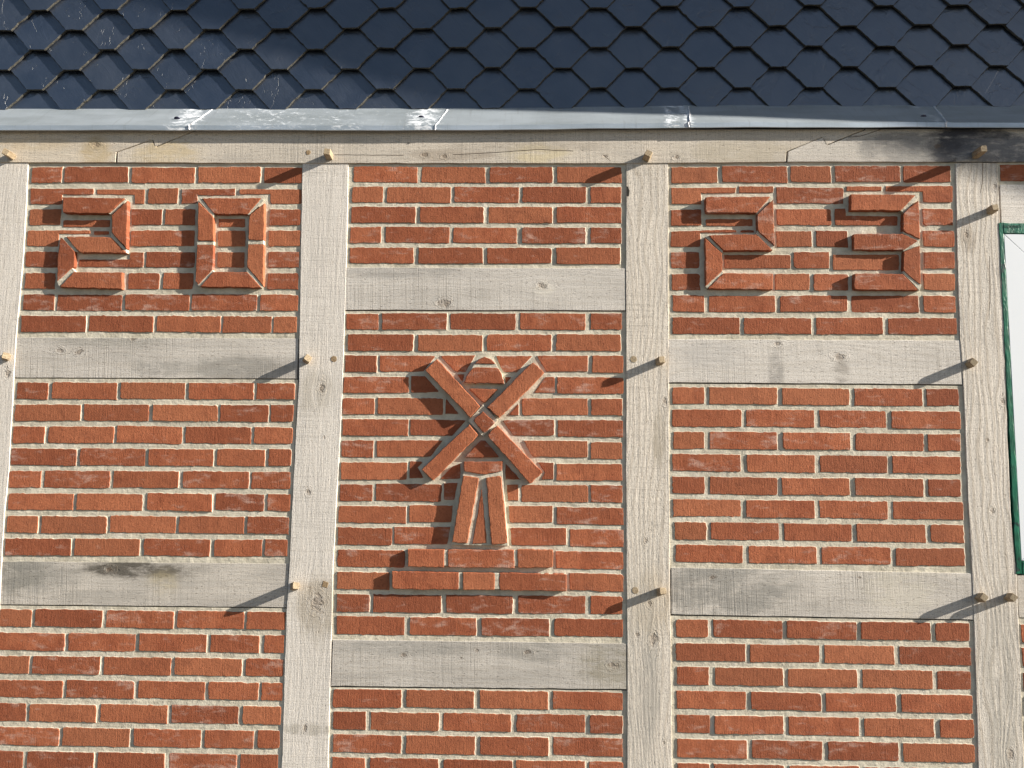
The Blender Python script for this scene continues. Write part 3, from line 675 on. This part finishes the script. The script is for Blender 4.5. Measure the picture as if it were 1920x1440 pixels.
for (b_, t_, L, rot) in (((22, 293), (10, 284), .050, .3), ((618, 294), (613, 284), .050, .6), ((1212, 297), (1216, 287), .042, .2), ((1829, 291), (1845, 278), .062, .9),
                    ((1856, 396), (1867, 388), .034, .9), ((573, 675), (577, 671), .036, .2), ((9, 670), (11, 667), .036, .5), ((1234, 679), (1241, 674), .041, .9),
                    ((1817, 683), (1826, 679), .036, 0), ((549, 1101), (555, 1098), .051, .7), ((1236, 1111), (1243, 1108), .037, .8), ((1836, 1122), (1846, 1120), .042, 0), ((1891, 1121), (1901, 1120), .040, .1)):
    peg(b_, t_, L, rot=rot, surf=-.003 if b_[1] < 300 else 0.0)
def flush(px, py, r, sides, mat='endg', surf=0.0, pr_=.0008):
    x, z = P(px, py, surf); pts = [(x+r*math.cos(6.283*k/sides+.5), z+r*math.sin(6.283*k/sides+.5)) for k in range(sides)]
    o = prism('flush_peg', pts, surf-pr_, surf+.012, house, M[mat], seg=.05, rag=.0003, bev=.0006); o['label'] = 'cut-off peg flush with the timber'
flush(578, 286, .009, 10, surf=-.003); flush(626, 673, .011, 12); flush(1188, 673.5, .012, 7, 'peg'); flush(1191, 1107, .012, 8, 'peg'); flush(610, 1096, .013, 4)
# dark patch painting the shade in a knot hole, edge of the middle post
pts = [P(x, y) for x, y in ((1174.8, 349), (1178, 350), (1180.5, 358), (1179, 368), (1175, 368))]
prism('knot_hole_shade', pts, -.0006, .012, house, M['dark'], seg=.02, rag=.0003, bev=.0002)

# ------------------------------------------------------------------ zinc flashing
YS = .095                                     # plane of the slates' lower edges
LIPY = -.0225
seams = [(-900, 243.5, 208), (0, 243.5, 208.5), (365, 244.6, 209), (822, 245, 208.5), (1292, 239.6, 203), (1770, 239.3, 202.6), (1920, 239.3, 202.6), (2900, 240, 203)]
fl = None
def flash_prof(px, yb, yt):
    x, zb = P(px, yb, LIPY); _, zl = P(px, yb-10.5, LIPY); _, zt = P(px, yt, YS-.006)
    X = P(px, 225, 0)[0]
    return [(X, YS+.038, zt+.060), (X, YS+.030, zt+.036), (X, LIPY+.003, zl+.0015), (X, LIPY, zl-.002), (X, LIPY-.0008, zb+.0012), (X, LIPY+.002, zb), (X, LIPY+.004, zb+.001), (X, LIPY+.006, zb+.02), (X, .012, zb+.02)]
def flash_seg(s0, s1, lift=0.0):
    n = 24; V = []; F = []
    for k in range(n+1):
        t = k/n; a = [s0[i]+(s1[i]-s0[i])*t for i in range(3)]
        a[1] += .35*math.sin(a[0]*.021)+.25*math.sin(a[0]*.043+1)
        for q in flash_prof(*a): V.append((q[0], q[1]-lift, q[2]+lift*.3))
    m = len(flash_prof(0, 243, 208))
    for k in range(n):
        for i in range(m-1): F.append((k*m+i, (k+1)*m+i, (k+1)*m+i+1, k*m+i+1))
    me = bpy.data.meshes.new('zinc_flashing'); me.from_pydata(V, [], F); bm_fix(me)
    return link('zinc_flashing', me, house, (0, 0, 0), M['zinc'])
cuts = [seams[0], seams[2], seams[3], seams[4], seams[5], seams[7]]
segs = []
segs.append([seams[0], seams[1], seams[2]]); segs.append([seams[2], seams[3]]); segs.append([seams[3], seams[4]]); segs.append([seams[4], seams[5]]); segs.append([seams[5], seams[6], seams[7]])
for i, sg in enumerate(segs):
    a, b = sg[0], sg[-1]
    b = (b[0]+(6 if i < 4 else 0), b[1], b[2])
    o = flash_seg(a, b, .0010*(i % 2))
    if i < 4:                                 # soldered seam, diagonal over the slope
        s1 = sg[-1]; q = flash_prof(s1[0]-6, s1[1], s1[2]); q2 = flash_prof(s1[0]+10, s1[1], s1[2])
        path = [Vector(q2[1]).lerp(Vector(q2[2]), .2)+Vector((0, -.001, .001)), Vector(q[2])+Vector((.008, -.0025, .001)), Vector(q[3])+Vector((.004, -.002, 0)), Vector(q[4])+Vector((.004, -.002, 0))]
        V = []; F = []
        P2 = []
        for a_, b_ in zip(path[:-1], path[1:]):
            nn = 8 if a_ is path[0] else 3
            P2 += [a_.lerp(b_, k/nn) for k in range(nn)]
        P2.append(path[-1])
        for v in P2:
            w_ = random.uniform(.0015, .0065); j = random.gauss(0, .001)
            V += [(v.x-w_+j, v.y+.0015, v.z), (v.x+j, v.y-.0015, v.z+.0005), (v.x+w_+j, v.y+.0015, v.z)]
        for k in range(len(P2)-1):
            for i2 in range(2): F.append((k*3+i2, k*3+i2+1, k*3+i2+4, k*3+i2+3))
        me = bpy.data.meshes.new('solder_seam'); me.from_pydata(V, [], F); bm_fix(me); link('solder_seam', me, o, (0, 0, 0), M['solder'])
    # fixing screw with its blob
    if i < 4:
        px = (332, 790, 1256, 1731)[i]; py = (222, 220, 216, 219)[i]
        d = RIGHT*((px-960)/FPX)+UP*((720-py)/FPX)+FWD
        y_ = .5*(YS+LIPY)-.012; t = (y_-CAM.y)/d.y; c = CAM+d*t
        q = flash_prof(px, sg[0][1], sg[0][2]); A0, A1 = Vector(q[1]), Vector(q[2]); nrm = (A1-A0).cross(Vector((1, 0, 0))).normalized()
        if nrm.y > 0: nrm = -nrm
        tt = (A0-CAM).dot(nrm)/d.dot(nrm); c = CAM+d*tt
        b = bmesh.new(); bmesh.ops.create_uvsphere(b, u_segments=10, v_segments=6, radius=1); me = bpy.data.meshes.new('screw'); b.to_mesh(me); b.free()
        sc_ = link('screw', me, o, c, M['screw']); sc_.scale = (.0115, .0075, .004); sc_.rotation_euler = (math.radians(-45), 0, 0)

# ------------------------------------------------------------------ slate cladding
colx = [-5, 128, 258, 388, 520, 653, 788, 922, 1055, 1190, 1326, 1461, 1597, 1737, 1878]
CX = [P(x, 205, YS)[0] for x in colx]
pit = (CX[-1]-CX[0])/(len(CX)-1)
z_row0_l, z_row0_r = P(128, 206.5, YS)[1], P(1737, 201.8, YS)[1]
z_top_l, z_top_r = P(128+65, 18, YS)[1], P(1737+65, 9, YS)[1]
rp = ((z_top_l-z_row0_l)+(z_top_r-z_row0_r))/2/5
zl_line = lambda X: z_row0_l+(z_row0_r-z_row0_l)*(X-CX[1])/(CX[13]-CX[1])
CXf = lambda k: CX[k] if 0 <= k < len(CX) else (CX[0]+pit*k if k < 0 else CX[-1]+pit*(k-len(CX)+1))
ST = .0105; TAN = ST/rp; TH = .0078; FLAT = pit*.115
XV0, ZV0 = P(1127, 101)[0]+4.4*.6, P(1127, 101)[1]+1.9*.6
xv1, zv1 = P(1900, 356)
xv0, zv0 = P(1127, 101)
VS = (zv1-zv0)/(xv1-xv0)                      # slope of the added shade caster
caster_z = lambda X, lift=0: ZV0+VS*(X-XV0)
cl = boxmesh('slate_cladding', [], house, M['felt'])
bpy.data.objects.remove(cl)
V = []
zb_ = min(z_row0_l, z_row0_r)-.02
XG = P(-900, 100)[0]; XH = P(2700, 100)[0]
q = [(XG, zb_), (XH, zb_), (XH, max(zb_+.02, caster_z(XH)+.02)), (XG, caster_z(XG)+.02)]
cl = prism('slate_cladding', q, YS+.036, YS+.2, house, M['felt'], seg=.5, rag=0, bev=.0005)
cl['label'] = 'dark slate cladding in diagonal courses above the zinc flashing'

def slate_geo(rnd=True, kind='full', wl=None):
    """outline (dx, dz) of one slate, dz from its lower edge"""
    hw = pit*.5-.0015; fl_ = FLAT*(random.uniform(.94, 1.06)); k = (pit*.5-FLAT*2-.000)/rp
    k = (pit*.5-2*FLAT)/rp                     # run of the cut edge per rise
    zc = (hw-fl_)/k; H = rp*3.15
    pts = []
    def edge(a, b, n, ragg):
        for i in range(n):
            t = i/n; j = random.gauss(0, ragg) if i else 0; yield (a[0]+(b[0]-a[0])*t+j*.7, a[1]+(b[1]-a[1])*t+abs(j))
    if kind == 'starter':
        pts = [(-hw, 0), (hw, 0), (hw, H*.8), (-hw, H*.8)]
        return [q for a, b in zip(pts[:1], pts[1:2]) for q in edge(a, b, 10, .0005)]+pts[1:]
    pts += list(edge((-fl_, 0), (fl_, 0), 5, .0007)); pts += list(edge((fl_, 0), (hw, zc), 12, .0011))
    if random.random() < .45:                  # a flake broken off the lower edges
        c = random.randrange(4, 14)
        for i in range(max(1, c-2), min(len(pts)-1, c+3)): w = random.uniform(.0015, .004)*(1-abs(i-c)*.3); pts[i] = (pts[i][0]-w*.5, pts[i][1]+w)
    pts += [(hw, zc), (hw, H), (-hw, H)]; pts += list(edge((-hw, zc), (-fl_, 0), 12, .0011))
    return pts
def slate_mesh(pts, V, F, X, Zb, dy=0.0, roll=0.0):
    n = len(pts); b = len(V); c, s_ = math.cos(roll), math.sin(roll)
    for (ins, dd) in ((.0020, 0.0), (0.0, .0026), (0.0, TH)):
        for (x, z) in pts:
            ins_ = ins*random.uniform(.35, 1.5) if z < rp*1.5 else ins*.6
            ins = ins if ins else 0.0
            xi = x*(1-ins_/abs(pit*.4)); zi = z+ins_*.8 if z < rp else z
            xr, zr = xi*c-zi*s_, xi*s_+zi*c
            V.append((X+xr, dd+dy+zr*TAN, Zb+zr))
    F.append(tuple(range(b, b+n)))
    for k in range(2):
        for i in range(n):
            j = (i+1) % n; F.append((b+k*n+i, b+(k+1)*n+i, b+(k+1)*n+j, b+k*n+j))
def edge_mats(me):
    me.materials.append(M['slate']); me.materials.append(M['slate_edge'])
    for p in me.polygons:
        if len(p.vertices) == 4: p.material_index = 1
def add_slate(r, k, kind='full'):
    X = CXf(k) if r % 2 == 0 else (CXf(k)+CXf(k+1))*.5
    z = zl_line(X)+r*rp
    if z+rp*2 > caster_z(X): return None
    return X, z
far = []
for r in range(0, 34):
    for k in range(-7, 22):
        a = add_slate(r, k)
        if a is None: continue
        X, z = a; kx = colx[0] if False else 0
        inview = r <= 6 and -1 <= k <= 14
        if inview:
            V, F = [], []; slate_mesh(slate_geo(), V, F, 0, 0, random.gauss(0, .0010), random.gauss(0, .006))
            me = bpy.data.meshes.new('slate'); me.from_pydata(V, [], F); me.update(); edge_mats(me)
            link('slate', me, cl, (X+random.gauss(0, .0014), YS, z+random.gauss(0, .0013)), M['slate'])
        else: far.append((X, z))
V, F = [], []
for X, z in far: slate_mesh(slate_geo(), V, F, X, z, YS+random.gauss(0, .0006))
me = bpy.data.meshes.new('slate'); me.from_pydata(V, [], F); me.update(); edge_mats(me); o = link('slate', me, cl, (0, 0, 0), M['slate']); o['kind'] = 'stuff'
# straight-edged starter course under the first row
for k in range(-6, 22):
    X = (CXf(k)+CXf(k+1))*.5
    if zl_line(X)+rp > caster_z(X): continue
    V, F = [], []; slate_mesh(slate_geo(kind='starter'), V, F, 0, 0, random.gauss(0, .0003))
    me = bpy.data.meshes.new('starter_slate'); me.from_pydata(V, [], F); me.update(); edge_mats(me)
    link('starter_slate', me, cl, (X, YS+.0085, zl_line(X)+.002), M['slate'])

# unseen roof overhang, added to cast the slanting shade on slates, flashing and plate
PV = .60
dirv = Vector((1, 0, VS)).normalized(); upv = Vector((-dirv.z, 0, dirv.x))
def vp(X, y, up): c = Vector((X, y, caster_z(X)))+upv*up; return tuple(c)
def slab(name, X0, X1, y0, y1, u0, u1, mat):
    V = [vp(X, y, u) for X in (X0, X1) for y in (y0, y1) for u in (u0, u1)]
    F = [(0, 1, 3, 2), (4, 6, 7, 5), (0, 4, 5, 1), (2, 3, 7, 6), (0, 2, 6, 4), (1, 5, 7, 3)]
    me = bpy.data.meshes.new(name); me.from_pydata(V, [], F); bm_fix(me); return link(name, me, rf, (0, 0, 0), M[mat])
me = bpy.data.meshes.new('added_shade_roof')
X0v, X1v = P(-1500, 0)[0], P(3500, 0)[0]
V = [vp(X, y, u) for X in (X0v, X1v) for y in (-PV+.03, 3.0) for u in (.05, .09)]
me.from_pydata(V, [], [(0, 1, 3, 2), (4, 6, 7, 5), (0, 4, 5, 1), (2, 3, 7, 6), (0, 2, 6, 4), (1, 5, 7, 3)]); bm_fix(me)
rf = link('added_shade_roof', me, house, (0, 0, 0), M['slate'])
slab('added_shade_board', X0v, X1v, -PV, -PV+.028, 0, .16, 'board')
slab('added_shade_soffit', X0v, X1v, -PV+.03, YS+.1, .03, .048, 'board')

# ------------------------------------------------------------------ window wrapped in green film
wx0t, wz1 = P(1872.5, 418, -.002); wx0b, wz0 = P(1905.5, 1076.5, -.002)
wx0 = (wx0t+wx0b)/2; wx1 = P(2540, 700)[0]
fd = .022
win = boxmesh('window', [(wx0+.02, wx1-.02, .012, .018, wz0+.02, wz1-.02)], house, M['dark'])
win['label'] = 'new white window still wrapped in green protective film'
# film strips: left, top, bottom follow the slightly leaning edge
def strip(name, poly, y0, y1, mat, **k): return prism(name, poly, y0, y1, win, mat, **k)
iT = P(1884, 437.5, -.006); iB = P(1917, 1052, -.006)
strip('film_strip', [(wx0b, wz0), (iB[0], wz0), (iB[0], iB[1]), (iT[0], iT[1]), (iT[0], wz1), (wx0t, wz1)], -.0015, .012, M['film'], seg=.03, rag=.0012, bev=.002)
strip('film_strip', [(iT[0], iT[1]), (wx1, iT[1]), (wx1, wz1), (iT[0], wz1)], -.0025, .012, M['film'], seg=.03, rag=.0012, bev=.003)
strip('film_strip', [(iB[0], wz0), (wx1, wz0), (wx1, iB[1]), (iB[0], iB[1])], -.0020, .012, M['film'], seg=.03, rag=.0012, bev=.003)
fw = .085
fm = M['white']; a0, b0 = iT, iB
g_ = .0006
strip('frame_member', [(iB[0]+.001, iB[1]+.001), (iB[0]+fw, iB[1]+fw), (iT[0]+fw, iT[1]-fw), (iT[0]+.001, iT[1]-.001-g_*2)], -.0003, .02, fm, seg=.3, rag=0, bev=.0008)
strip('frame_member', [(iT[0]+.001+g_*2, iT[1]-.001), (iT[0]+fw+g_*2, iT[1]-fw), (wx1-fw, iT[1]-fw), (wx1-.001, iT[1]-.001)], -.0003, .02, fm, seg=.3, rag=0, bev=.0008)
strip('frame_member', [(iB[0]+.001+g_*2, iB[1]+.001), (wx1-.001, iB[1]+.001), (wx1-fw, iB[1]+fw), (iB[0]+fw+g_*2, iB[1]+fw)], -.0003, .02, fm, seg=.3, rag=0, bev=.0008)
strip('frame_member', rect(wx1-fw+.001, wx1-.001, wz0+.04+fw, wz1-.04-fw), -.0003, .02, fm, seg=.3, rag=0, bev=.0008)
strip('pane', rect(iB[0]+fw+.004, wx1-fw-.002, iB[1]+fw+.002, iT[1]-fw-.002), .006, .0115, M['glass'], seg=.3, rag=0, bev=.0003)
ft = bpy.data.curves.new('film_lettering', 'FONT'); ft.body = 'ROUND'; ft.size = .0145; ft.extrude = .0002; ft.space_character = 1.15; ft.materials.append(M['ink'])
tmp = bpy.data.objects.new('film_lettering', ft); COL.objects.link(tmp)
fme = bpy.data.meshes.new_from_object(tmp.evaluated_get(bpy.context.evaluated_depsgraph_get())); bpy.data.objects.remove(tmp)
fo = bpy.data.objects.new('film_lettering', fme); COL.objects.link(fo); fo.parent = win
tx_, tz_ = P(1882.5, 427.5, -.003); fo.location = (tx_, -.0028, tz_); fo.rotation_euler = (math.radians(90), 0, 0)
base = Vector((0, 0, 0)); base += Vector(win.location); fo.location = Vector(fo.location)-base
